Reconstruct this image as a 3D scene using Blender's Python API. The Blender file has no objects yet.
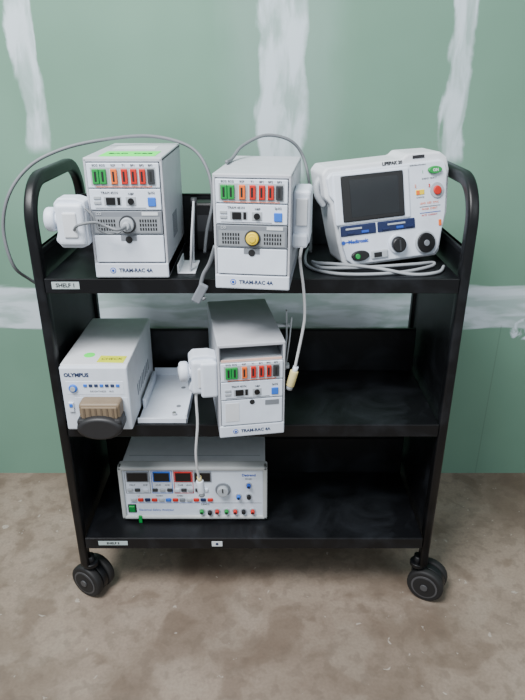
import bpy, bmesh, math, random
from mathutils import Matrix, Vector
random.seed(4)
S = bpy.context.scene
COL = S.collection

# ------------------------------------------------------------ materials
def lin(c):
    o = []
    for v in c:
        v = v/255.0
        o.append(v/12.92 if v <= 0.04045 else ((v+0.055)/1.055)**2.4)
    return (o[0], o[1], o[2], 1)

_M = {}
def mat(name, rgb, rough=0.5, metal=0.0, var=0.05, scale=30, spec=0.5):
    if name in _M: return _M[name]
    m = bpy.data.materials.new(name); m.use_nodes = True
    nt = m.node_tree; p = nt.nodes["Principled BSDF"]
    c = lin(rgb)
    tc = nt.nodes.new("ShaderNodeTexCoord")
    nz = nt.nodes.new("ShaderNodeTexNoise"); nz.inputs["Scale"].default_value = scale
    nz.inputs["Detail"].default_value = 4
    nt.links.new(tc.outputs["Object"], nz.inputs["Vector"])
    r = nt.nodes.new("ShaderNodeValToRGB")
    r.color_ramp.elements[0].position = 0.3; r.color_ramp.elements[1].position = 0.7
    r.color_ramp.elements[0].color = (c[0]*(1-var), c[1]*(1-var), c[2]*(1-var), 1)
    r.color_ramp.elements[1].color = (min(1, c[0]*(1+var)), min(1, c[1]*(1+var)), min(1, c[2]*(1+var)), 1)
    nt.links.new(nz.outputs["Fac"], r.inputs["Fac"])
    nt.links.new(r.outputs["Color"], p.inputs["Base Color"])
    p.inputs["Roughness"].default_value = rough
    p.inputs["Metallic"].default_value = metal
    p.inputs["Specular IOR Level"].default_value = spec
    _M[name] = m
    return m

WHITE = mat("white_plastic", (210, 218, 230), 0.45)
WHITE2 = mat("warm_white_plastic", (207, 211, 216), 0.5)
SHELL = mat("grey_white_metal", (184, 187, 194), 0.45)
PANEL = mat("pale_panel", (213, 222, 235), 0.5)
GREY = mat("grey_plastic", (118, 123, 130), 0.5)
LGREY = mat("light_grey_plastic", (166, 172, 178), 0.5)
DGREY = mat("dark_grey_plastic", (50, 52, 55), 0.5)
CHAR = mat("charcoal_grip", (32, 32, 34), 0.5)
SLOT = mat("slot_dark", (22, 23, 25), 0.7)
BLACK = mat("black_plastic", (16, 16, 18), 0.4)
SCREEN = mat("dark_screen", (34, 37, 40), 0.15)
GREEN = mat("green_plastic", (10, 140, 60), 0.5)
LGREEN = mat("green_sticker", (60, 240, 85), 0.6)
RED = mat("red_plastic", (195, 40, 28), 0.5)
ORANGE = mat("orange_ink", (228, 105, 35), 0.6)
YELLOW = mat("yellow_plastic", (232, 200, 30), 0.5)
YGREEN = mat("yellow_green_sticker", (205, 215, 40), 0.6)
BLUE = mat("blue_ink", (30, 75, 170), 0.5)
LBLUE = mat("blue_button", (40, 105, 205), 0.5)
NAVY = mat("navy_strip", (15, 30, 72), 0.4)
NINK = mat("navy_ink", (35, 50, 85), 0.6)
INK = mat("black_ink", (30, 30, 34), 0.7)
GINK = mat("grey_ink", (95, 98, 105), 0.7)
BEIGE = mat("brown_grey_plastic", (122, 106, 86), 0.55)
PINK = mat("salmon_strip", (215, 175, 160), 0.6)
CHROME = mat("brushed_metal", (190, 190, 190), 0.3, 0.9)
CABLEG = mat("grey_cable", (112, 116, 120), 0.55)
CABLEL = mat("light_grey_cable", (150, 154, 158), 0.55)
CABLEW = mat("white_cable", (200, 202, 204), 0.5)
CREAM = mat("cream_plastic", (215, 200, 140), 0.5)
PAPER = mat("paper_label", (205, 211, 214), 0.8)
LAB = mat("shelf_paper_label", (172, 186, 186), 0.8)
RUBBER = mat("black_rubber", (20, 20, 21), 0.65)
HUB = mat("hub_grey", (70, 70, 72), 0.5)
REDLED = mat("red_led", (200, 40, 40), 0.4)

def black_coat():
    m = bpy.data.materials.new("black_powder_coat"); m.use_nodes = True
    nt = m.node_tree; p = nt.nodes["Principled BSDF"]
    tc = nt.nodes.new("ShaderNodeTexCoord")
    n1 = nt.nodes.new("ShaderNodeTexNoise"); n1.inputs["Scale"].default_value = 9; n1.inputs["Detail"].default_value = 8
    n1.inputs["Distortion"].default_value = 0.6
    n2 = nt.nodes.new("ShaderNodeTexNoise"); n2.inputs["Scale"].default_value = 600
    nt.links.new(tc.outputs["Object"], n1.inputs["Vector"]); nt.links.new(tc.outputs["Object"], n2.inputs["Vector"])
    r = nt.nodes.new("ShaderNodeValToRGB")
    r.color_ramp.elements[0].position = 0.5; r.color_ramp.elements[1].position = 0.85
    r.color_ramp.elements[0].color = lin((9, 10, 13)); r.color_ramp.elements[1].color = lin((38, 41, 46))
    nt.links.new(n1.outputs["Fac"], r.inputs["Fac"]); nt.links.new(r.outputs["Color"], p.inputs["Base Color"])
    p.inputs["Roughness"].default_value = 0.4; p.inputs["Specular IOR Level"].default_value = 0.35
    b = nt.nodes.new("ShaderNodeBump"); b.inputs["Strength"].default_value = 0.12; b.inputs["Distance"].default_value = 0.001
    nt.links.new(n2.outputs["Fac"], b.inputs["Height"]); nt.links.new(b.outputs["Normal"], p.inputs["Normal"])
    return m
COAT = black_coat()

# ------------------------------------------------------------ mesh builder
class MB:
    def __init__(s): s.bm = bmesh.new(); s.mats = []
    def _mi(s, m):
        if m not in s.mats: s.mats.append(m)
        return s.mats.index(m)
    def _merge(s, t, M, m, smooth=False):
        i = s._mi(m)
        for f in t.faces:
            f.material_index = i; f.smooth = smooth
        t.transform(M)
        me = bpy.data.meshes.new("tmp"); t.to_mesh(me); t.free()
        s.bm.from_mesh(me); bpy.data.meshes.remove(me)
    def box(s, c, d, m, rot=(0, 0, 0), bev=0.0, seg=2):
        t = bmesh.new(); bmesh.ops.create_cube(t, size=1)
        bmesh.ops.scale(t, vec=d, verts=t.verts)
        if bev: bmesh.ops.bevel(t, geom=t.edges[:], offset=min(bev, min(d)*0.45), segments=seg, profile=0.5, affect='EDGES')
        R = Matrix.Rotation(rot[2], 4, 'Z') @ Matrix.Rotation(rot[1], 4, 'Y') @ Matrix.Rotation(rot[0], 4, 'X')
        s._merge(t, Matrix.Translation(c) @ R, m)
        return s
    def bx(s, x0, x1, y0, y1, z0, z1, m, bev=0.0, seg=2):
        return s.box(((x0+x1)/2, (y0+y1)/2, (z0+z1)/2), (abs(x1-x0), abs(y1-y0), abs(z1-z0)), m, bev=bev, seg=seg)
    def cyl(s, c, r, d, m, axis='Y', r2=None, seg=28, bev=0.0, direction=None, scale=None):
        t = bmesh.new()
        bmesh.ops.create_cone(t, cap_ends=True, segments=seg, radius1=r, radius2=r if r2 is None else r2, depth=d)
        if bev:
            e = [e for e in t.edges if any(len(f.verts) > 4 for f in e.link_faces)]
            bmesh.ops.bevel(t, geom=e, offset=bev, segments=3, profile=0.5, affect='EDGES')
        if scale: bmesh.ops.scale(t, vec=scale, verts=t.verts)
        if direction is not None:
            R = Vector((0, 0, 1)).rotation_difference(Vector(direction).normalized()).to_matrix().to_4x4()
        else:
            R = {'Z': Matrix(), 'Y': Matrix.Rotation(math.pi/2, 4, 'X'), 'X': Matrix.Rotation(math.pi/2, 4, 'Y')}[axis]
        i = s._mi(m)
        for f in t.faces: f.material_index = i; f.smooth = len(f.verts) <= 4
        t.transform(Matrix.Translation(c) @ R)
        me = bpy.data.meshes.new("tmp"); t.to_mesh(me); t.free()
        s.bm.from_mesh(me); bpy.data.meshes.remove(me)
        return s
    def prism(s, pts, y0, y1, m, bev=0.0, plane='xz', seg=2, shear=0.0):
        t = bmesh.new()
        if plane == 'xz': f = lambda p, q: (p[0], q+shear*p[1], p[1])
        elif plane == 'xy': f = lambda p, q: (p[0], p[1], q)
        else: f = lambda p, q: (q, p[0], p[1])
        a = [t.verts.new(f(p, y0)) for p in pts]; b = [t.verts.new(f(p, y1)) for p in pts]
        t.faces.new(a); t.faces.new(b[::-1])
        n = len(pts)
        for i in range(n): t.faces.new((a[i], b[i], b[(i+1) % n], a[(i+1) % n]))
        bmesh.ops.recalc_face_normals(t, faces=t.faces)
        if bev: bmesh.ops.bevel(t, geom=t.edges[:], offset=bev, segments=seg, profile=0.5, affect='EDGES')
        s._merge(t, Matrix(), m); return s
    def tube(s, pts, r, m, n=10, sub=8, square=None):
        P = [Vector(p) for p in pts]
        if sub > 1:
            Q = []
            N = len(P)
            for i in range(N-1):
                p0 = P[max(i-1, 0)]; p1 = P[i]; p2 = P[i+1]; p3 = P[min(i+2, N-1)]
                for k in range(sub):
                    u = k/sub
                    Q.append(0.5*((2*p1)+(-p0+p2)*u+(2*p0-5*p1+4*p2-p3)*u*u+(-p0+3*p1-3*p2+p3)*u**3))
            Q.append(P[-1]); P = Q
        t = bmesh.new(); rings = []
        up = None
        for i, p in enumerate(P):
            d = (P[min(i+1, len(P)-1)]-P[max(i-1, 0)]).normalized()
            if up is None:
                a = Vector((1, 0, 0)) if abs(d.x) < 0.9 else Vector((0, 0, 1))
                up = (a - d*a.dot(d)).normalized()
            else:
                up = (up - d*up.dot(d)).normalized()
            sd = d.cross(up)
            ring = []
            if square:
                w, h = square; rr = min(w, h)*0.28
                prof = []
                for (sx, sy, a0) in ((1, 1, 0), (-1, 1, 90), (-1, -1, 180), (1, -1, 270)):
                    for k in range(4):
                        an = math.radians(a0+30*k)
                        prof.append((sx*(w/2-rr)+rr*math.cos(an), sy*(h/2-rr)+rr*math.sin(an)))
                for (u, v) in prof: ring.append(t.verts.new(p+up*u+sd*v))
            else:
                for k in range(n):
                    an = 2*math.pi*k/n
                    ring.append(t.verts.new(p+(up*math.cos(an)+sd*math.sin(an))*r))
            rings.append(ring)
        for i in range(len(rings)-1):
            a, b = rings[i], rings[i+1]; K = len(a)
            for k in range(K): t.faces.new((a[k], a[(k+1) % K], b[(k+1) % K], b[k]))
        t.faces.new(rings[0][::-1]); t.faces.new(rings[-1])
        bmesh.ops.recalc_face_normals(t, faces=t.faces)
        s._merge(t, Matrix(), m, smooth=True); return s
    def text(s, body, loc, size, m, face='front', align='CENTER', sx=1.0, rot=0, ext=0.0002, bold=0.0):
        cu = bpy.data.curves.new("t", 'FONT'); cu.body = body; cu.size = size
        cu.align_x = align; cu.align_y = 'CENTER'; cu.extrude = ext; cu.offset = bold; cu.resolution_u = 2
        ob = bpy.data.objects.new("t", cu); COL.objects.link(ob)
        bpy.context.view_layer.update()
        dg = bpy.context.evaluated_depsgraph_get()
        me = bpy.data.meshes.new_from_object(ob.evaluated_get(dg))
        bpy.data.objects.remove(ob); bpy.data.curves.remove(cu)
        t = bmesh.new(); t.from_mesh(me); bpy.data.meshes.remove(me)
        R = Matrix.Rotation(math.pi/2, 4, 'X') if face == 'front' else Matrix()
        s._merge(t, Matrix.Translation(loc) @ R @ Matrix.Rotation(rot, 4, 'Z') @ Matrix.Diagonal((sx, 1, 1, 1)), m)
        return s
    def done(s, name, parent=None, label=None, pm=None, **kw):
        if pm is not None: s.bm.transform(pm.inverted())
        vs = [v.co for v in s.bm.verts]
        c = Vector(((min(v.x for v in vs)+max(v.x for v in vs))/2, (min(v.y for v in vs)+max(v.y for v in vs))/2, min(v.z for v in vs)))
        s.bm.transform(Matrix.Translation(-c))
        me = bpy.data.meshes.new(name); s.bm.to_mesh(me); s.bm.free()
        for m in s.mats: me.materials.append(m)
        ob = bpy.data.objects.new(name, me); ob.location = c
        COL.objects.link(ob)
        if parent: ob.parent = parent
        if label: ob["label"] = label
        for k, v in kw.items(): ob[k] = v
        return ob

def thing(name, loc, yaw, label, category, group=None, scale=(1, 1, 1), roll=0):
    e = bpy.data.objects.new(name, None); e.empty_display_size = 0.05
    e.location = loc; e.rotation_euler = (0, math.radians(roll), math.radians(yaw)); e.scale = scale; COL.objects.link(e)
    e["label"] = label; e["category"] = category
    if group: e["group"] = group
    M = Matrix.Translation(loc) @ Matrix.Rotation(math.radians(yaw), 4, 'Z') @ Matrix.Rotation(math.radians(roll), 4, 'Y') @ Matrix.Diagonal((*scale, 1))
    return e, M

def pads(E, xs, ys, r=0.01, h=0.0036, m=None):
    for x in xs:
        for y in ys:
            b = MB(); b.cyl((x, y, h/2), r, h, m or RUBBER, 'Z'); b.done("foot_pad", E)

# ------------------------------------------------------------ room shell
WY = 1.839
def N(nt, t, **k):
    n = nt.nodes.new(t)
    for a, b in k.items(): setattr(n, a, b)
    return n
def math_(nt, op, a, b=None, c=None, clamp=False):
    n = nt.nodes.new("ShaderNodeMath"); n.operation = op; n.use_clamp = clamp
    for i, v in enumerate((a, b, c)):
        if v is None: continue
        if isinstance(v, (int, float)): n.inputs[i].default_value = v
        else: nt.links.new(v, n.inputs[i])
    return n.outputs[0]
def sstep(nt, v, a, b):
    n = nt.nodes.new("ShaderNodeMapRange"); n.interpolation_type = 'SMOOTHSTEP'
    nt.links.new(v, n.inputs[0]); n.inputs[1].default_value = a; n.inputs[2].default_value = b
    n.inputs[3].default_value = 0; n.inputs[4].default_value = 1
    return n.outputs[0]
def mixc(nt, f, a, b):
    n = nt.nodes.new("ShaderNodeMix"); n.data_type = 'RGBA'
    nt.links.new(f, n.inputs[0])
    for i, v in ((6, a), (7, b)):
        if isinstance(v, tuple): n.inputs[i].default_value = v
        else: nt.links.new(v, n.inputs[i])
    return n.outputs[2]
def noise(nt, vec, sc, det=4, dist=0):
    n = nt.nodes.new("ShaderNodeTexNoise"); n.inputs["Scale"].default_value = sc
    n.inputs["Detail"].default_value = det; n.inputs["Distortion"].default_value = dist
    nt.links.new(vec, n.inputs["Vector"]); return n.outputs["Fac"]

def wall_mat():
    m = bpy.data.materials.new("green_drywall"); m.use_nodes = True
    nt = m.node_tree; p = nt.nodes["Principled BSDF"]
    g = N(nt, "ShaderNodeNewGeometry"); sp = N(nt, "ShaderNodeSeparateXYZ")
    nt.links.new(g.outputs["Position"], sp.inputs[0])
    X, Z = sp.outputs[0], sp.outputs[2]
    pos = g.outputs["Position"]
    mp = N(nt, "ShaderNodeMapping"); mp.inputs["Scale"].default_value = (1, 1, 0.25); nt.links.new(pos, mp.inputs[0])
    mh = N(nt, "ShaderNodeMapping"); mh.inputs["Scale"].default_value = (0.2, 1, 1); nt.links.new(pos, mh.inputs[0])
    n1 = noise(nt, pos, 6, 5, 0.3); n2 = noise(nt, pos, 2.0, 3); n3 = noise(nt, pos, 22, 6, 0.5)
    nv = noise(nt, mp.outputs[0], 24, 8, 0.4); nh = noise(nt, mh.outputs[0], 26, 8, 0.4)
    wob = math_(nt, 'MULTIPLY', math_(nt, 'SUBTRACT', n1, 0.5), 0.06)
    wv = math_(nt, 'MULTIPLY', math_(nt, 'SUBTRACT', nv, 0.5), 0.05)
    wh = math_(nt, 'MULTIPLY', math_(nt, 'SUBTRACT', nh, 0.5), 0.04)
    base = mixc(nt, sstep(nt, n2, 0.3, 0.7), lin((98, 134, 115)), lin((108, 145, 126)))
    def band(v, c, hw, soft, wb):
        d = math_(nt, 'ABSOLUTE', math_(nt, 'SUBTRACT', math_(nt, 'ADD', v, wb), c))
        return math_(nt, 'SUBTRACT', 1.0, sstep(nt, d, hw-soft, hw+soft))
    def fade(b, z0, z1):
        return math_(nt, 'MULTIPLY', b, sstep(nt, math_(nt, 'ADD', Z, wob), z0, z1))
    both = math_(nt, 'ADD', wob, wv)
    b1 = fade(band(X, -0.655, 0.036, 0.006, both), 1.13, 1.17)
    b2 = fade(band(X, 0.055, 0.066, 0.010, both), 1.02, 1.10)
    b3 = fade(band(X, 0.548, 0.032, 0.007, both), 1.09, 1.13)
    b4 = band(Z, 0.655, 0.072, 0.006, wh)
    halo = math_(nt, 'MULTIPLY', fade(band(X, 0.055, 0.15, 0.06, both), 1.0, 1.2), 0.10)
    vert = math_(nt, 'MAXIMUM', math_(nt, 'MAXIMUM', b1, b2), b3)
    cov = math_(nt, 'MULTIPLY_ADD', sstep(nt, nv, 0.34, 0.60), 0.50, 0.34)
    vert = math_(nt, 'MULTIPLY', vert, cov)
    covh = math_(nt, 'MULTIPLY_ADD', sstep(nt, nh, 0.36, 0.58), 0.42, 0.42)
    # rough bright dab on the joint at the far right
    dx = math_(nt, 'DIVIDE', math_(nt, 'SUBTRACT', math_(nt, 'ADD', X, wv), 0.865), 0.05)
    dz = math_(nt, 'DIVIDE', math_(nt, 'SUBTRACT', math_(nt, 'ADD', Z, wh), 0.575), 0.035)
    rr = math_(nt, 'ADD', math_(nt, 'MULTIPLY', dx, dx), math_(nt, 'MULTIPLY', dz, dz))
    dab = math_(nt, 'MULTIPLY', math_(nt, 'SUBTRACT', 1.0, sstep(nt, rr, 0.7, 1.2)), sstep(nt, n3, 0.40, 0.55))
    s = math_(nt, 'MAXIMUM', math_(nt, 'MAXIMUM', vert, math_(nt, 'MULTIPLY', b4, covh)), halo)
    s = math_(nt, 'MAXIMUM', s, dab)
    col = mixc(nt, s, base, lin((204, 216, 226)))
    core = math_(nt, 'MULTIPLY', band(Z, 0.690, 0.010, 0.006, wh), 0.35)
    col = mixc(nt, core, col, lin((135, 163, 152)))
    ln = band(X, 0.79, 0.0016, 0.0012, math_(nt, 'MULTIPLY', wob, 0.0))
    ln = math_(nt, 'MULTIPLY', math_(nt, 'MULTIPLY', ln, math_(nt, 'SUBTRACT', 1.0, sstep(nt, Z, 0.58, 0.6))), 0.4)
    col = mixc(nt, ln, col, lin((80, 100, 90)))
    nt.links.new(col, p.inputs["Base Color"]); p.inputs["Roughness"].default_value = 0.75
    b = N(nt, "ShaderNodeBump"); b.inputs["Strength"].default_value = 0.15; b.inputs["Distance"].default_value = 0.003
    nt.links.new(math_(nt, 'ADD', s, math_(nt, 'MULTIPLY', n3, 0.3)), b.inputs["Height"])
    nt.links.new(b.outputs["Normal"], p.inputs["Normal"])
    return m

def floor_mat():
    m = bpy.data.materials.new("stained_concrete"); m.use_nodes = True
    nt = m.node_tree; p = nt.nodes["Principled BSDF"]
    g = N(nt, "ShaderNodeNewGeometry"); pos = g.outputs["Position"]
    n1 = noise(nt, pos, 2.2, 6, 0.6); n2 = noise(nt, pos, 7, 10, 0.4); n3 = noise(nt, pos, 130, 4); n4 = noise(nt, pos, 34, 3, 0.5); n5 = noise(nt, pos, 26, 10, 0.2)
    c = mixc(nt, sstep(nt, n1, 0.38, 0.62), lin((114, 100, 87)), lin((141, 127, 113)))
    c = mixc(nt, math_(nt, 'MULTIPLY', sstep(nt, n2, 0.52, 0.64), 0.50), c, lin((92, 76, 63)))
    c = mixc(nt, math_(nt, 'MULTIPLY', sstep(nt, n2, 0.47, 0.36), 0.28), c, lin((156, 145, 131)))
    c = mixc(nt, math_(nt, 'MULTIPLY', sstep(nt, n5, 0.50, 0.62), 0.30), c, lin((90, 78, 67)))
    c = mixc(nt, math_(nt, 'MULTIPLY', sstep(nt, n4, 0.69, 0.72), 0.55), c, lin((180, 174, 164)))
    c = mixc(nt, math_(nt, 'MULTIPLY', sstep(nt, n3, 0.35, 0.65), 0.18), c, lin((84, 74, 64)))
    nt.links.new(c, p.inputs["Base Color"]); p.inputs["Roughness"].default_value = 0.6
    b = N(nt, "ShaderNodeBump"); b.inputs["Strength"].default_value = 0.18; b.inputs["Distance"].default_value = 0.002
    nt.links.new(math_(nt, 'ADD', n2, math_(nt, 'MULTIPLY', n3, 0.4)), b.inputs["Height"])
    nt.links.new(b.outputs["Normal"], p.inputs["Normal"])
    return m

MB().bx(-3, 3, WY, WY+0.1, -0.02, 3.0, wall_mat()).done("wall_back", kind="structure", label="green moisture-resistant drywall with white joint compound")
MB().bx(-3, 3, -1.5, WY+0.1, -0.1, 0, floor_mat()).done("floor", kind="structure", label="stained grey-brown concrete slab")

# ------------------------------------------------------------ cart
CX = -0.023; HW = 0.476; TB = 0.023
YF, YB = 1.25, 1.65
SZ = [0.94, 0.57, 0.215]
cart, CM = thing("book_cart", (CX, (YF+YB)/2, 0), 0, "black powder-coated steel three-shelf book cart on casters", "cart")

def world(mb, name, parent=cart, pm=CM, label=None): return mb.done(name, parent, label, pm)
TD = 0.029
for sgn in (-1, 1):
    xo = CX+sgn*(HW-TB/2)
    pts = []; R = 0.088; zt = 1.155; z0 = 0.118
    y0 = YF+TD/2; y1 = YB-TD/2
    pts.append((xo, y0, z0)); pts.append((xo, y0, 0.6))
    for k in range(11):
        a = math.pi/2*k/10
        pts.append((xo, y0+R-R*math.cos(a), zt-TD/2-R+R*math.sin(a)))
    for k in range(11):
        a = math.pi/2*k/10
        pts.append((xo, y1-R+R*math.sin(a), zt-TD/2-R+R*math.cos(a)))
    pts.append((xo, y1, 0.6)); pts.append((xo, y1, z0))
    b = MB(); b.tube(pts, 0, COAT, sub=1, square=(TB, TD))
    world(b, "end_frame")
    b = MB()
    b.bx(xo-0.004, xo+0.004, y0+0.010, y1-0.010, 0.165, 1.0, COAT)
    b.bx(xo-0.007, xo+0.007, y0+0.010, y1-0.010, 0.985, 1.0, COAT, bev=0.003)
    world(b, "end_panel")

xi0, xi1 = CX-HW+TB, CX+HW-TB
for z in SZ:
    b = MB()
    b.bx(xi0+0.0005, xi1-0.0005, YF+0.003, YB-0.003, z-0.004, z, COAT, bev=0.0015)
    b.bx(xi0+0.0005, xi1-0.0005, YF+0.001, YF+0.005, z-0.034, z-0.0005, COAT, bev=0.0015)
    b.bx(xi0+0.0005, xi1-0.0005, YB-0.005, YB-0.001, z-0.034, z-0.0005, COAT, bev=0.0015)
    b.bx(xi0+0.0005, xi1-0.0005, YF+0.003, YF+0.02, z-0.034, z-0.030, COAT)
    world(b, "shelf")
    b = MB()
    b.bx(xi0+0.001, xi1-0.001, 1.545, 1.549, z, z+0.13, COAT, bev=0.0015)
    b.bx(xi0+0.001, xi1-0.001, 1.545, 1.556, z+0.124, z+0.13, COAT, bev=0.0015)
    world(b, "shelf_backstop")

b = MB(); b.bx(-0.460, -0.400, YF-0.0002, YF+0.001, 0.917, 0.933, LAB); b.text("SHELF 1", (-0.430, YF-0.0004, 0.925), 0.0125, INK, bold=0.0003)
world(b, "shelf_label", label="pale paper label lettered on the shelf edge")
b = MB(); b.bx(-0.440, -0.362, YF-0.0002, YF+0.001, 0.194, 0.207, LAB); b.text("SHELF 3", (-0.401, YF-0.0004, 0.2005), 0.010, INK, bold=0.0003)
world(b, "shelf_label", label="pale paper label lettered on the shelf edge")
b = MB(); b.bx(-0.136, -0.108, YF-0.0002, YF+0.001, 0.190, 0.206, PAPER); b.cyl((-0.122, YF-0.0004, 0.198), 0.004, 0.0006, NAVY)
world(b, "shelf_label", label="small white sticker on the shelf edge")

def caster(x, y, ang, off):
    b = MB()
    b.cyl((x, y, 0.119), 0.012, 0.040, COAT, 'Z')
    b.cyl((x, y, 0.112), 0.021, 0.012, COAT, 'Z', bev=0.002)
    wx, wy = x+off[0], y+off[1]
    a = Vector((math.cos(ang), math.sin(ang), 0))
    b.tube([(x, y, 0.110), ((x+wx)/2, (y+wy)/2, 0.090), (wx, wy, 0.05)], 0.010, COAT, sub=4)
    b.cyl((wx, wy, 0.05), 0.008, 0.062, COAT, direction=a)
    b.cyl((wx, wy, 0.05), 0.047, 0.020, COAT, direction=a, seg=36, bev=0.003)
    c = world(b, "caster", label="twin-wheel swivel caster")
    for sg in (-1, 1):
        w = MB(); ctr = Vector((wx, wy, 0.05))+a*sg*0.0235
        w.cyl(ctr, 0.05, 0.024, RUBBER, direction=a, seg=40, bev=0.007)
        w.cyl(ctr+a*sg*0.0122, 0.036, 0.002, HUB, direction=a, seg=36)
        w.cyl(ctr+a*sg*0.0135, 0.031, 0.002, RUBBER, direction=a, seg=32)
        w.cyl(ctr+a*sg*0.0155, 0.010, 0.005, HUB, direction=a, seg=20, bev=0.001)
        wo = w.done("wheel", None, None)
        wl = wo.location.copy()
        wo.parent = c; wo.location = wl - (Vector(cart.location)+Vector(c.location))

caster(CX-0.454, 1.272, math.radians(62), (-0.004, 0.018))
caster(CX+0.454, 1.272, math.radians(62), (0.034, 0.002))
caster(CX-0.454, 1.628, math.radians(80), (-0.02, 0.01))
caster(CX+0.454, 1.628, math.radians(80), (-0.03, 0.01))

# ------------------------------------------------------------ patient-monitor module racks
RW, RH, RD = 0.152, 0.232, 0.285
GRP = "patient monitor module racks"
SX = [-0.053, -0.039, -0.018, 0.002, 0.020, 0.037, 0.054]
def connector_row(E, z, y):
    cols = [GREEN, GREEN, ORANGE, RED, RED, RED, DGREY]
    for i, x in enumerate(SX):
        b = MB()
        b.bx(x-0.0065, x+0.0065, y-0.005, y, z-0.0135, z+0.0135, cols[i], bev=0.0012)
        b.bx(x-0.002, x+0.002, y-0.0054, y-0.0045, z-0.009, z+0.009, SLOT)
        if i >= 2 and i < 6: b.bx(x-0.0065, x-0.0052, y-0.0056, y-0.0045, z-0.0135, z+0.0135, PAPER)
        b.done("socket", E, "green signal socket" if i < 2 else ("dark signal socket" if i == 6 else ("orange signal socket" if i == 2 else "red signal socket")))
def face_panel(m=None, z0=0, z1=1, proud=0.004):
    b = MB(); b.bx(-0.070, 0.070, -proud, 0.001, z0+0.0012, z1-0.0012, m or PANEL, bev=0.0015)
    return b

def clamp(E, side, cx, cy, cz):
    s = side
    b = MB()
    prof = [(0.0, -0.038), (0.0, 0.044), (0.018, 0.050), (0.052, 0.050), (0.062, 0.040), (0.062, 0.022), (0.050, 0.017),
            (0.038, 0.020), (0.030, 0.010), (0.030, -0.010), (0.038, -0.016), (0.060, -0.012), (0.066, -0.030), (0.054, -0.044), (0.015, -0.044)]
    pts = [(cx+s*p[0], cz+p[1]) for p in prof]
    b.prism(pts, cy-0.022, cy+0.022, WHITE, bev=0.003)
    b.bx(cx+s*0.003, cx+s*0.058, cy-0.034, cy-0.016, cz-0.038, cz+0.042, WHITE, bev=0.008, seg=4)
    b.bx(cx+s*0.016, cx+s*0.044, cy-0.037, cy-0.030, cz-0.022, cz+0.026, WHITE2, bev=0.003)
    b.done("pole_clamp", E, "white cast pole clamp")
    k = MB()
    k.cyl((cx+s*0.058, cy-0.006, cz+0.008), 0.016, 0.03, WHITE, 'X')
    k.cyl((cx+s*0.074, cy-0.006, cz+0.008), 0.023, 0.022, WHITE, 'X', bev=0.007)
    k.cyl((cx+s*0.085, cy-0.006, cz+0.008), 0.012, 0.004, LGREY, 'X', bev=0.001)
    k.done("clamp_knob", E, "white rounded clamp knob")

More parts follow.
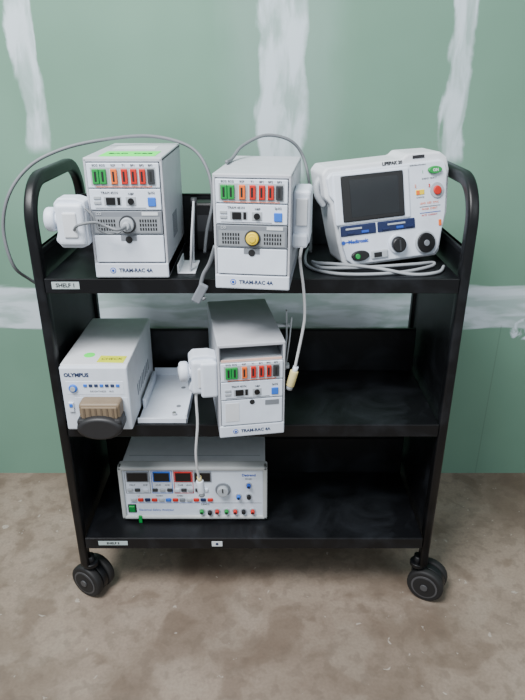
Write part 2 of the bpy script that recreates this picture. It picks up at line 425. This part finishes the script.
def rack(loc, yaw, label, kind, scale=(1, 1, 1)):
    E, M = thing("monitor_module_rack", loc, yaw, label, "medical monitor", GRP, scale)
    b = MB()
    b.bx(-RW/2, RW/2, 0.0, RD, RH-0.008, RH, SHELL, bev=0.002)
    b.bx(-RW/2, -RW/2+0.005, 0.0, RD, 0.003, RH-0.002, SHELL, bev=0.0015)
    b.bx(RW/2-0.005, RW/2, 0.0, RD, 0.003, RH-0.002, SHELL, bev=0.0015)
    b.bx(-RW/2+0.002, RW/2-0.002, RD-0.006, RD-0.001, 0.003, RH-0.003, SHELL)
    b.bx(-RW/2, RW/2, -0.002, RD, 0.003, 0.033, WHITE, bev=0.003)
    b.bx(-RW/2+0.004, RW/2-0.004, 0.012, 0.02, 0.03, RH-0.006 if kind != 'C' else 0.19, SLOT)
    for z in ((0.0895, 0.136, 0.177) if kind != 'C' else (0.100, 0.145, 0.19)):
        b.bx(-RW/2+0.003, RW/2-0.003, 0.0, 0.05, z-0.0008, z+0.0008, LGREY)
    for sx in (-1, 1):
        for k in range(6): b.bx(sx*(RW/2-0.001), sx*(RW/2+0.0006), 0.10+k*0.012, 0.106+k*0.012, 0.06, 0.11, GREY)
    b.done("body", E)
    pads(E, (-0.055, 0.055), (0.09, 0.25))
    b = MB(); b.text("TRAM-RAC 4A", (0.008, -0.0024, 0.018), 0.0108, NINK, bold=0.0003)
    b.cyl((-0.039, -0.0022, 0.018), 0.0060, 0.0008, BLUE); b.cyl((-0.039, -0.0027, 0.018), 0.0044, 0.0008, WHITE); b.cyl((-0.039, -0.0031, 0.018), 0.0028, 0.0008, BLUE)
    b.done("nameplate", E, "blue printed maker's emblem and dark model lettering")
    zr = (0.177, 0.224) if kind != 'C' else (0.145, 0.190)
    z2 = (0.136, 0.177) if kind != 'C' else (0.100, 0.145)
    b = face_panel(None, *zr)
    zc = zr[0]+0.022
    b.bx(-0.063, 0.063, -0.0046, -0.0035, zc-0.016, zc+0.016, LGREY)
    for i, x in enumerate(SX):
        b.text(["ECG", "ECG", "RSP", "T1", "BP1", "BP2", "BP3"][i], (x, -0.0047, zc+0.0195), 0.0058, INK)
    b.bx(-0.055, 0.055, -0.0046, -0.0035, zr[0]+0.0025, zr[0]+0.0038, ORANGE)
    b.done("module_panel", E)
    connector_row(E, zc, -0.0035)
    b = face_panel(None, *z2); z0 = z2[0]
    b.bx(-0.042, -0.008, -0.0046, -0.0035, z0+0.010, z0+0.026, LGREY)
    b.text("TRAM 451N", (-0.030, -0.0047, z0+0.033), 0.0065, INK)
    b.text("NBP", (0.012, -0.0047, z0+0.031), 0.006, INK); b.text("SpO2", (0.052, -0.0047, z0+0.033), 0.006, INK)
    b.bx(-0.060, 0.040, -0.0046, -0.0038, z0+0.0045, z0+0.0055, GINK)
    b.done("module_panel", E)
    b = MB(); b.bx(-0.038, -0.020, -0.007, -0.0035, z0+0.011, z0+0.025, BLACK, bev=0.001); b.done("socket", E, "black rectangular socket")
    b = MB(); b.bx(-0.016, -0.010, -0.006, -0.0035, z0+0.011, z0+0.025, BLACK, bev=0.001); b.done("socket", E, "narrow black socket")
    b = MB(); b.bx(0.001, 0.021, -0.005, -0.0035, z0+0.009, z0+0.026, LGREY, bev=0.001); b.cyl((0.011, -0.006, z0+0.0175), 0.0062, 0.004, BLACK); b.done("socket", E, "round black socket")
    b = MB(); b.bx(0.044, 0.060, -0.0065, -0.0035, z0+0.008, z0+0.025, LBLUE, bev=0.0015); b.done("socket", E, "blue square socket")
    for q in (0.012, 0.021):
        b = MB(); b.bx(-0.062, -0.048, -0.006, -0.0035, z0+q, z0+q+0.006, LGREY, bev=0.001); b.done("button", E)
    if kind != 'C':
        b = face_panel(GREY, 0.0895, 0.136)
        b.bx(-0.066, 0.066, -0.0046, -0.0035, 0.094, 0.124, mat("mid_grey_panel", (138, 143, 148), 0.5))
        for sx in (-1, 1):
            for k in range(7):
                for q in range(3):
                    xx = sx*(0.026+k*0.0052)
                    b.bx(xx-0.0015, xx+0.0015, -0.0052, -0.0044, 0.098+q*0.008, 0.1035+q*0.008, SLOT)
        b.text("CO", (-0.056, -0.005, 0.130), 0.007, PAPER); b.bx(0.03, 0.062, -0.005, -0.004, 0.127, 0.133, PAPER)
        b.done("module_panel", E, "grey ventilated module panel")
        b = MB()
        if kind == 'B':
            b.cyl((0.002, -0.008, 0.110), 0.0125, 0.010, YELLOW, bev=0.002); b.cyl((0.002, -0.0135, 0.110), 0.007, 0.003, YELLOW, bev=0.001)
            b.cyl((0.002, -0.005, 0.110), 0.016, 0.002, DGREY)
            b.done("knob", E, "yellow round cap")
        else:
            b.cyl((0.000, -0.008, 0.110), 0.0135, 0.012, LGREY, bev=0.002); b.cyl((0, -0.005, 0.110), 0.017, 0.002, DGREY); b.cyl((0, -0.018, 0.110), 0.0075, 0.016, LGREY, bev=0.002)
            b.done("plug", E, "grey round plug in grey socket")
        b = face_panel(PANEL, 0.034, 0.0895, 0.003)
        b.bx(-0.016, 0.016, -0.0038, -0.0025, 0.078, 0.0885, GREY)
        b.cyl((0, -0.0035, 0.080), 0.007, 0.0012, SLOT)
        b.done("blank_panel", E)
    else:
        b = MB()
        b.bx(-0.0705, 0.0705, 0.002, 0.14, 0.1905, 0.1925, LGREY)
        b.bx(-0.0705, 0.0705, 0.14, 0.142, 0.19, 0.2235, GREY)
        b.bx(-0.0705, -0.0695, 0.002, 0.14, 0.19, 0.2235, GREY); b.bx(0.0695, 0.0705, 0.002, 0.14, 0.19, 0.2235, GREY)
        b.bx(-0.068, 0.068, 0.0, 0.003, 0.1905, 0.1955, PINK)
        b.done("empty_bay", E, "empty recessed grey module bay")
        b = face_panel(PANEL, 0.034, 0.100, 0.003)
        b.bx(-0.062, -0.030, -0.0038, -0.0025, 0.045, 0.092, WHITE2, bev=0.0005)
        b.bx(0.030, 0.062, -0.0038, -0.0025, 0.082, 0.094, GREY)
        b.cyl((0, -0.0035, 0.092), 0.006, 0.0012, SLOT)
        b.done("blank_panel", E)
    return E, M

A, AM = rack((-0.281, 1.250, SZ[0]), 0, "off-white module rack with green sticker on its top", 'A', (1.04, 1, 1.09))
B, BM = rack((-0.021, 1.172, SZ[0]), -7, "off-white module rack with yellow cap overhanging the top shelf", 'B')
C, CMX = rack((-0.024, 1.200, SZ[1]), 9, "off-white module rack with empty top bay on middle shelf", 'C', (1, 1, 1.03))

b = MB(); b.bx(-0.050, 0.060, 0.020, 0.105, RH, RH+0.0006, LGREEN); b.text("BAD  D&E", (0.005, 0.062, RH+0.0008), 0.020, INK, face='top', bold=0.0004); b.done("sticker", A, "bright green handwritten sticker")
b = MB(); b.bx(-0.05, 0.04, 0.15, 0.21, RH, RH+0.0005, PAPER); b.done("sticker", A, "white paper sticker")

clamp(A, -1, -0.076, 0.00, 0.112)
b = MB()
b.tube([(-0.10, -0.034, 0.105), (-0.085, -0.052, 0.118), (-0.055, -0.045, 0.122), (-0.035, -0.04, 0.114), (-0.012, -0.045, 0.108), (0, -0.025, 0.110)], 0.0028, CABLEG)
b.done("cable", A, "short grey lead looped across the front")
b = MB()
b.tube([(-0.075, -0.028, 0.145), (-0.060, -0.03, 0.13), (-0.052, -0.03, 0.105), (-0.02, -0.035, 0.098), (-0.004, -0.024, 0.106)], 0.0020, CABLEG)
b.done("cable", A, "thin grey lead across the front")

b = MB(); b.bx(0.076, 0.112, 0.05, 0.14, 0.085, 0.195, WHITE, bev=0.008, seg=4); b.bx(0.076, 0.108, 0.040, 0.09, 0.080, 0.11, WHITE, bev=0.006)
b.bx(0.083, 0.106, 0.046, 0.051, 0.125, 0.18, WHITE2, bev=0.002); b.done("side_module", B, "white side-mounted adapter")

clamp(C, -1, -0.076, 0.045, 0.150)
b = MB(); b.bx(-0.114, -0.076, 0.004, 0.022, 0.105, 0.19, WHITE, bev=0.006, seg=3); b.done("clamp_plate", C)
b = MB()
b.tube([(0.058, 1.36, 0.825), (0.060, 1.36, 0.76), (0.054, 1.37, 0.665)], 0, WHITE2, sub=1, square=(0.004, 0.014))
b.tube([(0.070, 1.34, 0.815), (0.066, 1.35, 0.75), (0.058, 1.36, 0.668)], 0, WHITE2, sub=1, square=(0.003, 0.008))
b.box((0.045, 1.365, 0.675), (0.045, 0.018, 0.010), WHITE2, bev=0.002)
b.box((0.045, 1.365, 0.785), (0.045, 0.014, 0.006), WHITE2, bev=0.002)
b.done("side_bracket", C, "pale bent metal strap bracket", CMX)

b = MB()
b.tube([(-0.549, 1.46, 0.845), (-0.575, 1.42, 0.885), (-0.592, 1.38, 0.933), (-0.600, 1.38, 1.017), (-0.574, 1.38, 1.096), (-0.526, 1.40, 1.155), (-0.458, 1.42, 1.189),
        (-0.373, 1.45, 1.207), (-0.267, 1.50, 1.212), (-0.175, 1.50, 1.189), (-0.132, 1.48, 1.14), (-0.120, 1.46, 1.07), (-0.135, 1.45, 1.0), (-0.142, 1.44, 0.946)], 0.0040, CABLEG)
b.done("cable", A, "thick grey cable arching over the cart handle", AM)
b = MB()
b.tube([(-0.075, 1.30, 1.178), (-0.066, 1.36, 1.178), (-0.045, 1.42, 1.198), (0.006, 1.46, 1.217), (0.063, 1.48, 1.205), (0.096, 1.49, 1.168), (0.112, 1.47, 1.107), (0.118, 1.46, 1.03), (0.118, 1.44, 0.947)], 0.0038, CABLEG)
b.done("cable", B, "grey cable arching over the top", BM)
b = MB()
b.tube([(0.085, 1.215, 1.045), (0.078, 1.200, 1.01), (0.079, 1.215, 0.985), (0.088, 1.222, 0.925), (0.092, 1.222, 0.87), (0.089, 1.222, 0.832), (0.078, 1.222, 0.765), (0.073, 1.222, 0.735)], 0.0032, CABLEW)
b.done("cable", B, "white lead hanging down in front of the shelf", BM)
b = MB()
b.cyl((0.068, 1.222, 0.712), 0.0095, 0.04, CREAM, direction=(0.25, 0, 1), bev=0.002); b.cyl((0.0625, 1.222, 0.690), 0.0075, 0.012, LGREY, direction=(0.25, 0, 1))
b.cyl((0.0738, 1.222, 0.734), 0.006, 0.016, WHITE, direction=(0.25, 0, 1)); b.done("plug", B, "cream cylindrical plug", BM)
b = MB()
b.tube([(-0.150, 1.22, 0.70), (-0.152, 1.205, 0.67), (-0.152, 1.205, 0.60), (-0.160, 1.21, 0.52), (-0.160, 1.22, 0.46), (-0.157, 1.225, 0.43)], 0.0032, CABLEW)
b.done("cable", C, "white lead hanging to the bottom shelf", CMX)
b = MB()
b.cyl((-0.155, 1.227, 0.405), 0.0095, 0.036, WHITE, direction=(-0.1, 0, 1), bev=0.002); b.cyl((-0.153, 1.227, 0.383), 0.0072, 0.014, LGREY, direction=(-0.1, 0, 1)); b.cyl((-0.157, 1.227, 0.428), 0.0055, 0.014, CREAM, direction=(-0.1, 0, 1))
b.done("plug", C, "white cylindrical plug", CMX)
b = MB()
b.tube([(-0.098, 1.22, 1.02), (-0.112, 1.235, 0.98), (-0.128, 1.24, 0.95), (-0.135, 1.235, 0.915), (-0.125, 1.225, 0.902)], 0.0045, CABLEG)
b.box((-0.135, 1.228, 0.915), (0.02, 0.012, 0.045), GREY, rot=(0, 0.5, 0), bev=0.003)
b.done("strap", B, "grey strap hanging over the shelf edge", BM)

# ------------------------------------------------------------ metal bracket between the racks
E, M = thing("mounting_bracket", (-0.161, 1.335, SZ[0]+0.0005), 0, "bent pale metal mounting bracket standing beside a module rack", "bracket")
b = MB(); b.bx(-0.028, 0.012, -0.05, 0.05, 0.0, 0.003, WHITE2, bev=0.001); b.bx(-0.028, -0.025, -0.05, 0.05, 0.0, 0.02, WHITE2, bev=0.001); b.done("base_plate", E)
b = MB()
h = 0.15
b.tube([(0.0, -0.035, 0.002), (0.004, -0.02, h*0.5), (0.010, 0.0, h)], 0, WHITE2, sub=1, square=(0.004, 0.016))
b.tube([(0.0, 0.03, 0.002), (0.004, 0.02, h*0.6), (0.010, 0.005, h)], 0, WHITE2, sub=1, square=(0.004, 0.010))
b.cyl((0.010, 0.002, h), 0.008, 0.012, DGREY, 'X'); b.done("upright", E)
E, M = thing("power_adapter", (-0.143, 1.50, SZ[0]), 0, "black power adapter standing against the backstop", "adapter")
b = MB(); b.bx(-0.025, 0.025, -0.02, 0.03, 0.0, 0.12, BLACK, bev=0.006); b.done("body", E)
b = MB(); b.bx(-0.018, 0.018, -0.0205, -0.0195, 0.05, 0.09, DGREY); b.done("label_plate", E)

# ------------------------------------------------------------ defibrillator
D, DM = thing("defibrillator", (0.303, 1.345, SZ[0]+0.0085), 14, "white portable defibrillator with dark screen and blue strip", "defibrillator", None, (0.955, 1, 0.975), -3.6)
TL = 0.20
class LB(MB):
    """front-panel builder: leans everything back by TL"""
    def done(s, name, parent=None, label=None, pm=None, **kw):
        for v in s.bm.verts: v.co.y += TL*v.co.z
        return super().done(name, parent, label, pm, **kw)
b = MB()
prof = [(-0.116, 0.003), (0.112, 0.003), (0.122, 0.014), (0.132, 0.06), (0.146, 0.10), (0.156, 0.195), (0.152, 0.222), (0.134, 0.236), (0.050, 0.238), (0.036, 0.228), (-0.150, 0.226), (-0.163, 0.213), (-0.160, 0.160), (-0.147, 0.145), (-0.138, 0.06), (-0.130, 0.014)]
b.prism(prof, 0.0, 0.085, WHITE2, bev=0.005, seg=3, shear=TL)
b.done("body", D)
b = LB()
prof2 = [(-0.106, 0.010), (0.104, 0.010), (0.115, 0.022), (0.125, 0.06), (0.137, 0.10), (0.146, 0.190), (0.141, 0.213), (0.130, 0.219), (-0.142, 0.215), (-0.154, 0.204), (-0.151, 0.166), (-0.139, 0.150), (-0.130, 0.06), (-0.121, 0.022)]
b.prism(prof2, -0.008, 0.004, WHITE, bev=0.003)
b.bx(-0.142, 0.046, -0.011, -0.004, 0.101, 0.212, PANEL, bev=0.005)
b.text("LIFEPAK 20", (0.010, -0.0004, 0.2215), 0.0105, INK, bold=0.0005)
b.bx(0.062, 0.092, -0.0012, 0.002, 0.2265, 0.2335, INK)
b.text("defibrillator/monitor", (0.070, -0.0084, 0.2135), 0.005, GINK)
b.done("front_panel", D)
b = LB(); b.bx(-0.124, 0.030, -0.014, -0.008, 0.107, 0.207, BLACK, bev=0.003); b.bx(-0.104, 0.016, -0.0146, -0.0135, 0.117, 0.198, SCREEN); b.done("screen", D, "dark switched-off display")
b = LB(); b.bx(-0.132, -0.044, -0.0105, -0.006, 0.076, 0.099, NAVY, bev=0.003); b.bx(-0.120, -0.080, -0.0112, -0.0100, 0.090, 0.0935, LGREY); b.done("button_strip", D, "navy blue block of keys")
b = LB(); b.bx(-0.040, 0.056, -0.0105, -0.006, 0.076, 0.099, NAVY, bev=0.003); b.bx(-0.015, 0.030, -0.0112, -0.0100, 0.090, 0.0935, LGREY); b.done("button_strip", D, "navy blue block of keys")
for i, x in enumerate((-0.108, -0.072, -0.020, 0.016, 0.040)):
    b = LB(); b.bx(x-0.009, x+0.009, -0.0122, -0.010, 0.080, 0.0855, BLUE if i % 2 else NAVY, bev=0.001); b.done("button", D)
b = LB(); b.cyl((-0.127, -0.0086, 0.062), 0.0045, 0.0014, BLUE); b.bx(-0.127, -0.110, -0.0084, -0.007, 0.0605, 0.0635, BLUE); b.text("Medtronic", (-0.090, -0.0086, 0.062), 0.0118, BLUE, bold=0.0006)
b.done("nameplate", D, "blue maker's lettering and emblem")
b = LB(); b.cyl((0.112, -0.011, 0.200), 0.013, 0.008, GREEN, bev=0.002, scale=(1.35, 0.62, 1)); b.text("ON", (0.112, -0.0156, 0.200), 0.009, PAPER, bold=0.0003); b.done("button", D, "green oval power button")
b = LB(); b.cyl((0.116, -0.0095, 0.155), 0.017, 0.003, LGREY); b.cyl((0.116, -0.012, 0.155), 0.010, 0.006, RED, bev=0.002); b.text("3", (0.097, -0.0095, 0.166), 0.010, RED, bold=0.0004); b.done("button", D, "red round shock button")
b = LB()
b.bx(0.062, 0.084, -0.0095, -0.006, 0.148, 0.159, YELLOW, bev=0.001); b.bx(0.063, 0.071, -0.0100, -0.009, 0.149, 0.158, ORANGE); b.text("2", (0.061, -0.0099, 0.168), 0.010, ORANGE)
b.text("1", (0.082, -0.0084, 0.197), 0.010, GREEN); b.text("ENERGY SELECT", (0.098, -0.0084, 0.182), 0.0052, GINK); b.text("CHARGE", (0.073, -0.0084, 0.142), 0.0052, GINK)
b.text("LEAD  SIZE  SYNC", (0.096, -0.0084, 0.128), 0.0062, ORANGE); b.text("PACER  EVENT", (0.096, -0.0084, 0.115), 0.0062, ORANGE)
b.text("RATE  CURRENT", (0.095, -0.0084, 0.101), 0.0055, RED)
b.bx(0.070, 0.124, -0.009, -0.007, 0.1065, 0.1075, BLUE); b.bx(0.070, 0.124, -0.009, -0.007, 0.1205, 0.1212, GINK)
b.done("key_panel", D, "white key panel with orange and red lettering")
b = LB(); b.cyl((0.008, -0.010, 0.046), 0.022, 0.006, PANEL); b.cyl((0.008, -0.016, 0.046), 0.0175, 0.016, BLACK, bev=0.003); b.bx(0.006, 0.010, -0.026, -0.023, 0.034, 0.058, DGREY); b.done("selector_knob", D, "round black dial")
b = LB(); b.cyl((0.080, -0.010, 0.041), 0.0265, 0.006, LGREY, bev=0.002); b.cyl((0.080, -0.0145, 0.041), 0.0225, 0.006, BLACK, bev=0.001); b.cyl((0.080, -0.018, 0.041), 0.007, 0.003, GREY, bev=0.001); b.done("socket", D, "large round black cable socket")
b = LB(); b.cyl((-0.088, -0.010, 0.030), 0.015, 0.008, BLACK, bev=0.002, scale=(1.5, 0.75, 1)); b.cyl((-0.096, -0.0145, 0.030), 0.006, 0.004, GREEN, bev=0.001); b.done("socket", D, "oval black socket with green centre")
b = LB(); b.bx(-0.060, -0.018, -0.012, -0.006, 0.018, 0.037, LGREY, bev=0.003); b.bx(-0.054, -0.034, -0.013, -0.011, 0.022, 0.033, BLACK, bev=0.001); b.done("socket", D, "grey port with black insert")
b = LB(); b.bx(0.118, 0.125, -0.010, -0.006, 0.074, 0.088, ORANGE, bev=0.001); b.done("indicator", D, "small orange marker")
b = LB(); b.tube([(0.150, 0.04, 0.200), (0.160, 0.04, 0.180), (0.152, 0.04, 0.11), (0.138, 0.04, 0.075)], 0.007, WHITE2, sub=6); b.done("side_bumper", D)
b = LB(); b.tube([(-0.150, 0.03, 0.205), (-0.166, 0.03, 0.190), (-0.168, 0.03, 0.165), (-0.154, 0.03, 0.140)], 0.008, LGREY, sub=6); b.done("side_handle", D, "pale grey side grip")
pads(D, (-0.095, 0.090), (0.02, 0.07))

b = MB()
z = SZ[0]+0.0045
P = [(0.120, 1.50, z), (0.104, 1.42, z), (0.105, 1.33, z), (0.15, 1.280, z), (0.22, 1.268, z), (0.31, 1.285, z), (0.385, 1.33, z), (0.395, 1.350, z+0.003), (0.35, 1.325, z+0.007), (0.27, 1.300, z+0.009),
     (0.19, 1.288, z+0.009), (0.13, 1.296, z+0.008), (0.115, 1.335, z+0.009), (0.123, 1.310, z+0.014), (0.17, 1.292, z+0.016), (0.25, 1.284, z+0.010), (0.33, 1.268, z), (0.39, 1.285, z), (0.415, 1.33, z)]
b.tube(P, 0.0037, CABLEL)
cb = b.done("power_cable", None, "light grey cable coiled loosely in front of the defibrillator"); cb["category"] = "cable"

# ------------------------------------------------------------ camera processor (middle shelf)
F, FM = thing("camera_processor", (-0.3860, 1.228, SZ[1]), 0, "white boxy endoscopy camera processor with brown-grey connector plugged in", "medical device")
w = 0.0775; h = 0.172; d = 0.295
b = MB(); b.bx(-w, w, 0.004, d, 0.004, h, WHITE2, bev=0.003)
for k in range(8): b.bx(w-0.001, w+0.0006, 0.08+k*0.02, 0.09+k*0.02, 0.05, 0.08, GREY)
b.done("body", F)
b = MB(); b.bx(-w, w, -0.006, 0.006, 0.004, h-0.002, WHITE, bev=0.004)
b.bx(-0.066, 0.066, -0.0066, -0.005, 0.100, 0.134, PANEL, bev=0.0005)
b.bx(-0.050, 0.072, -0.0066, -0.005, 0.010, 0.092, PANEL)
b.done("front_panel", F)
b = MB(); b.text("OLYMPUS", (-0.068, -0.0065, 0.150), 0.0130, NINK, align='LEFT', bold=0.0006); b.done("nameplate", F, "dark blue maker's lettering")
b = MB(); b.cyl((-0.050, -0.0085, 0.117), 0.010, 0.006, LBLUE, bev=0.002); b.cyl((-0.050, -0.012, 0.117), 0.006, 0.003, LGREY); b.done("button", F, "round blue-ringed button")
for i in range(7):
    b = MB(); x = -0.022+i*0.0125; b.bx(x-0.0042, x+0.0042, -0.0085, -0.005, 0.120, 0.127, NINK if i % 3 else LBLUE, bev=0.001); b.done("button", F, "small rectangular key")
b = MB(); b.text("BRIGHTNESS    IRIS", (0.015, -0.0068, 0.108), 0.0065, GINK); b.done("printing", F)
b = MB(); b.bx(-0.066, -0.054, -0.010, -0.005, 0.055, 0.080, WHITE, bev=0.001); b.bx(-0.064, -0.056, -0.0115, -0.009, 0.068, 0.077, LBLUE, bev=0.001); b.done("switch", F, "white rocker switch with blue end")
b = MB(); b.bx(-0.032, 0.062, -0.045, -0.005, 0.052, 0.096, BEIGE, bev=0.007, seg=3); b.bx(-0.026, 0.056, -0.050, -0.044, 0.058, 0.090, BEIGE, bev=0.003)
for k in range(6): b.bx(-0.020+k*0.013, -0.016+k*0.013, -0.0515, -0.049, 0.060, 0.088, mat("brown_ridge", (100, 86, 70), 0.6))
b.done("connector_plug", F, "brown-grey rectangular connector body")
b = MB(); b.cyl((0.015, -0.035, 0.040), 0.042, 0.060, CHAR, 'Y', bev=0.010, scale=(1.25, 0.70, 1), seg=36); b.bx(-0.036, 0.066, -0.060, -0.01, 0.042, 0.062, CHAR, bev=0.006); b.done("connector_grip", F, "black rounded connector grip")
b = MB(); b.cyl((-0.022, 0.055, h+0.0004), 0.013, 0.0006, LGREEN, 'Z'); b.done("sticker", F, "small green round sticker")
b = MB(); b.box((0.036, 0.032, h+0.0004), (0.062, 0.036, 0.0006), YGREEN, rot=(0, 0, -0.05)); b.text("CHECK", (0.036, 0.032, h+0.0008), 0.015, INK, face='top'); b.done("sticker", F, "yellow-green lettered sticker")
pads(F, (-0.055, 0.055), (0.045, 0.26), 0.009, 0.0046)

T, TM = thing("mounting_tray", (-0.249, 1.385, SZ[1]), 0, "broad low white metal tray lying beside the camera processor", "tray")
b = MB(); b.bx(-0.054, 0.066, -0.130, 0.13, 0.0, 0.004, WHITE, bev=0.001); b.bx(0.062, 0.066, -0.130, 0.13, 0.0, 0.026, WHITE, bev=0.001)
b.bx(-0.054, 0.066, 0.126, 0.13, 0.0, 0.026, WHITE, bev=0.001); b.bx(-0.054, 0.066, -0.130, -0.126, 0.0, 0.016, WHITE, bev=0.001)
b.bx(-0.054, -0.046, -0.06, 0.10, 0.003, 0.030, WHITE, bev=0.002)
b.cyl((0.035, -0.05, 0.0042), 0.006, 0.0012, GREY, 'Z', seg=16); b.cyl((0.035, 0.05, 0.0042), 0.006, 0.0012, GREY, 'Z', seg=16)
b.done("tray_body", T)
b = MB(); b.cyl((0.03, -0.095, 0.008), 0.005, 0.010, CHROME, 'Z', bev=0.001); b.done("screw", T, "chrome screw")

# ------------------------------------------------------------ electrical safety tester (bottom shelf)
G, GM = thing("safety_tester", (-0.187, 1.330, SZ[2]), 0, "light grey bench electrical tester with rows of buttons on bottom shelf", "test instrument")
w = 0.200; h = 0.182; d = 0.205
FRAME = mat("cool_grey_frame", (180, 184, 184), 0.5)
b = MB(); b.bx(-w+0.006, w-0.006, 0.006, d, 0.012, h-0.006, WHITE2, bev=0.003)
b.bx(-w+0.02, w-0.02, 0.05, 0.054, h-0.0065, h-0.0055, LGREY)
b.done("body", G)
b = MB()
b.bx(-w, w, 0.000, 0.022, 0.008, h, FRAME, bev=0.006, seg=3)
for (x0, x1, z0, z1) in ((-w, w, h-0.012, h), (-w, w, 0.008, 0.019), (-w, -w+0.012, 0.008, h), (w-0.012, w, 0.008, h)):
    b.bx(x0, x1, -0.012, 0.01, z0, z1, FRAME, bev=0.004, seg=2)
b.bx(-w+0.010, w-0.010, -0.0055, 0.002, 0.018, h-0.010, PANEL, bev=0.002)
for (x0, x1, z0, z1, m2) in ((-0.184, -0.116, 0.093, 0.168, GREY), (-0.112, -0.056, 0.093, 0.168, LBLUE), (-0.052, 0.000, 0.093, 0.168, REDLED)):
    for q in ((x0, x1, z0, z0+0.0015), (x0, x1, z1-0.0015, z1), (x0, x0+0.0015, z0, z1), (x1-0.0015, x1, z0, z1)):
        b.bx(q[0], q[1], -0.0062, -0.005, q[2], q[3], m2)
b.done("front_panel", G, "pale panel in a light grey frame")
for i, (x, fr) in enumerate(((-0.149, GREY), (-0.084, LBLUE), (-0.026, REDLED), (0.026, GREY))):
    b = MB(); hw2 = 0.030 if i == 0 else 0.0235
    b.bx(x-hw2, x+hw2, -0.0085, -0.005, 0.132, 0.1645, fr, bev=0.001); b.bx(x-hw2+0.003, x+hw2-0.003, -0.0092, -0.008, 0.135, 0.1615, BLACK)
    b.done("display", G, "small dark unlit display")
for i, x in enumerate((-0.172, -0.152, -0.130, -0.104, -0.084, -0.064, -0.044, -0.026, -0.008, 0.012, 0.032)):
    b = MB(); b.bx(x-0.0075, x+0.0075, -0.010, -0.005, 0.100, 0.110, (LGREY, DGREY, WHITE, DGREY)[i % 4], bev=0.002); b.done("button", G)
for i, x in enumerate((-0.165, -0.146, -0.127, -0.108, -0.089, -0.070, -0.051, -0.032, -0.013, 0.006, 0.025, 0.044)):
    b = MB(); b.bx(x-0.0075, x+0.0075, -0.010, -0.005, 0.067, 0.077, (LGREY, RED, NAVY, RED, LGREY, LBLUE, RED, GREY)[i % 8], bev=0.002); b.done("button", G)
b = MB(); b.cyl((0.080, -0.007, 0.106), 0.021, 0.004, GREY); b.cyl((0.080, -0.014, 0.106), 0.0155, 0.014, LGREY, bev=0.003); b.bx(0.0785, 0.0815, -0.0225, -0.020, 0.106, 0.119, INK); b.done("knob", G, "grey rotary knob")
b = MB()
b.bx(0.130, 0.172, -0.0065, -0.004, 0.142, 0.163, PANEL); b.text("Datrend", (0.150, -0.0068, 0.153), 0.011, BLUE, bold=0.0003); b.text("ES 601", (0.150, -0.0068, 0.141), 0.007, GINK)
b.text("Electrical Safety Analyzer", (-0.105, -0.0058, 0.0365), 0.0095, BLUE); b.text("LEADS", (0.03, -0.0058, 0.0555), 0.008, INK)
for i, x in enumerate((-0.165, -0.130, -0.095, -0.070, -0.035, -0.012, 0.022)): b.text(("VOLT", "AMP", "OHM", "GND", "CASE", "LEAD", "SEL")[i], (x, -0.0058, 0.120), 0.0065, INK)
for i, x in enumerate((-0.150, -0.094, -0.038, 0.018)): b.text(("L1", "NORM", "OPEN", "REV")[i], (x, -0.0058, 0.084), 0.0065, INK)
b.bx(-0.175, 0.050, -0.006, -0.005, 0.060, 0.061, BLUE)
b.bx(0.045, 0.185, -0.006, -0.005, 0.060, 0.061, GINK)
b.done("printing", G, "blue and black panel lettering")
for (x, z, m2) in ((0.020, 0.035, GREEN), (0.042, 0.032, BLACK), (0.062, 0.035, RED), (0.088, 0.035, GREEN), (0.112, 0.035, RED), (0.135, 0.035, BLACK), (0.160, 0.035, RED), (0.150, 0.085, BLACK), (0.150, 0.122, BLUE), (0.122, 0.085, LBLUE)):
    b = MB(); b.cyl((x, -0.0065, z), 0.008, 0.004, LGREY, seg=20); b.cyl((x, -0.012, z), 0.0056, 0.012, m2, seg=20, bev=0.001); b.cyl((x, -0.0185, z), 0.003, 0.002, SLOT, seg=10); b.done("terminal", G, "round coloured banana jack")
b = MB(); b.bx(-0.183, -0.160, -0.007, -0.004, 0.028, 0.056, BLACK, bev=0.001); b.box((-0.1715, -0.008, 0.042), (0.016, 0.006, 0.022), GREEN, rot=(0.2, 0, 0), bev=0.001); b.done("switch", G, "green rocker switch")
b = MB(); b.box((-0.150, -0.0145, 0.012), (0.009, 0.004, 0.024), GREEN, bev=0.001); b.done("tag", G, "small green tag")
pads(G, (-0.17, 0.17), (0.02, 0.18), 0.012, 0.013, DGREY)

# ------------------------------------------------------------ light
w_ = bpy.data.worlds.new("World"); S.world = w_; w_.use_nodes = True
bg = w_.node_tree.nodes["Background"]; bg.inputs[0].default_value = (0.84, 0.93, 1.0, 1); bg.inputs[1].default_value = 0.58
def area(loc, tgt, size, sy, power, col):
    l = bpy.data.lights.new("lamp", 'AREA'); l.shape = 'RECTANGLE'; l.size = size; l.size_y = sy; l.energy = power; l.color = col
    o = bpy.data.objects.new("ceiling_light", l); o.location = loc
    o.rotation_euler = (Vector(tgt)-Vector(loc)).to_track_quat('-Z', 'Y').to_euler(); COL.objects.link(o)
area((-0.9, 0.1, 3.0), (0.0, 1.7, 0.9), 1.2, 1.0, 160, (0.99, 0.99, 1.0))
area((1.5, -0.8, 2.4), (0.0, 1.5, 0.7), 1.2, 1.2, 18, (0.9, 0.96, 1.0))

# ------------------------------------------------------------ camera
cam = bpy.data.cameras.new("Camera"); co = bpy.data.objects.new("Camera", cam); COL.objects.link(co)
co.location = (0, 0, 1.34); co.rotation_euler = (math.radians(65.5), 0, 0)
cam.sensor_fit = 'VERTICAL'; cam.sensor_height = 36; cam.lens = 600/700*36; cam.clip_start = 0.01
S.camera = co
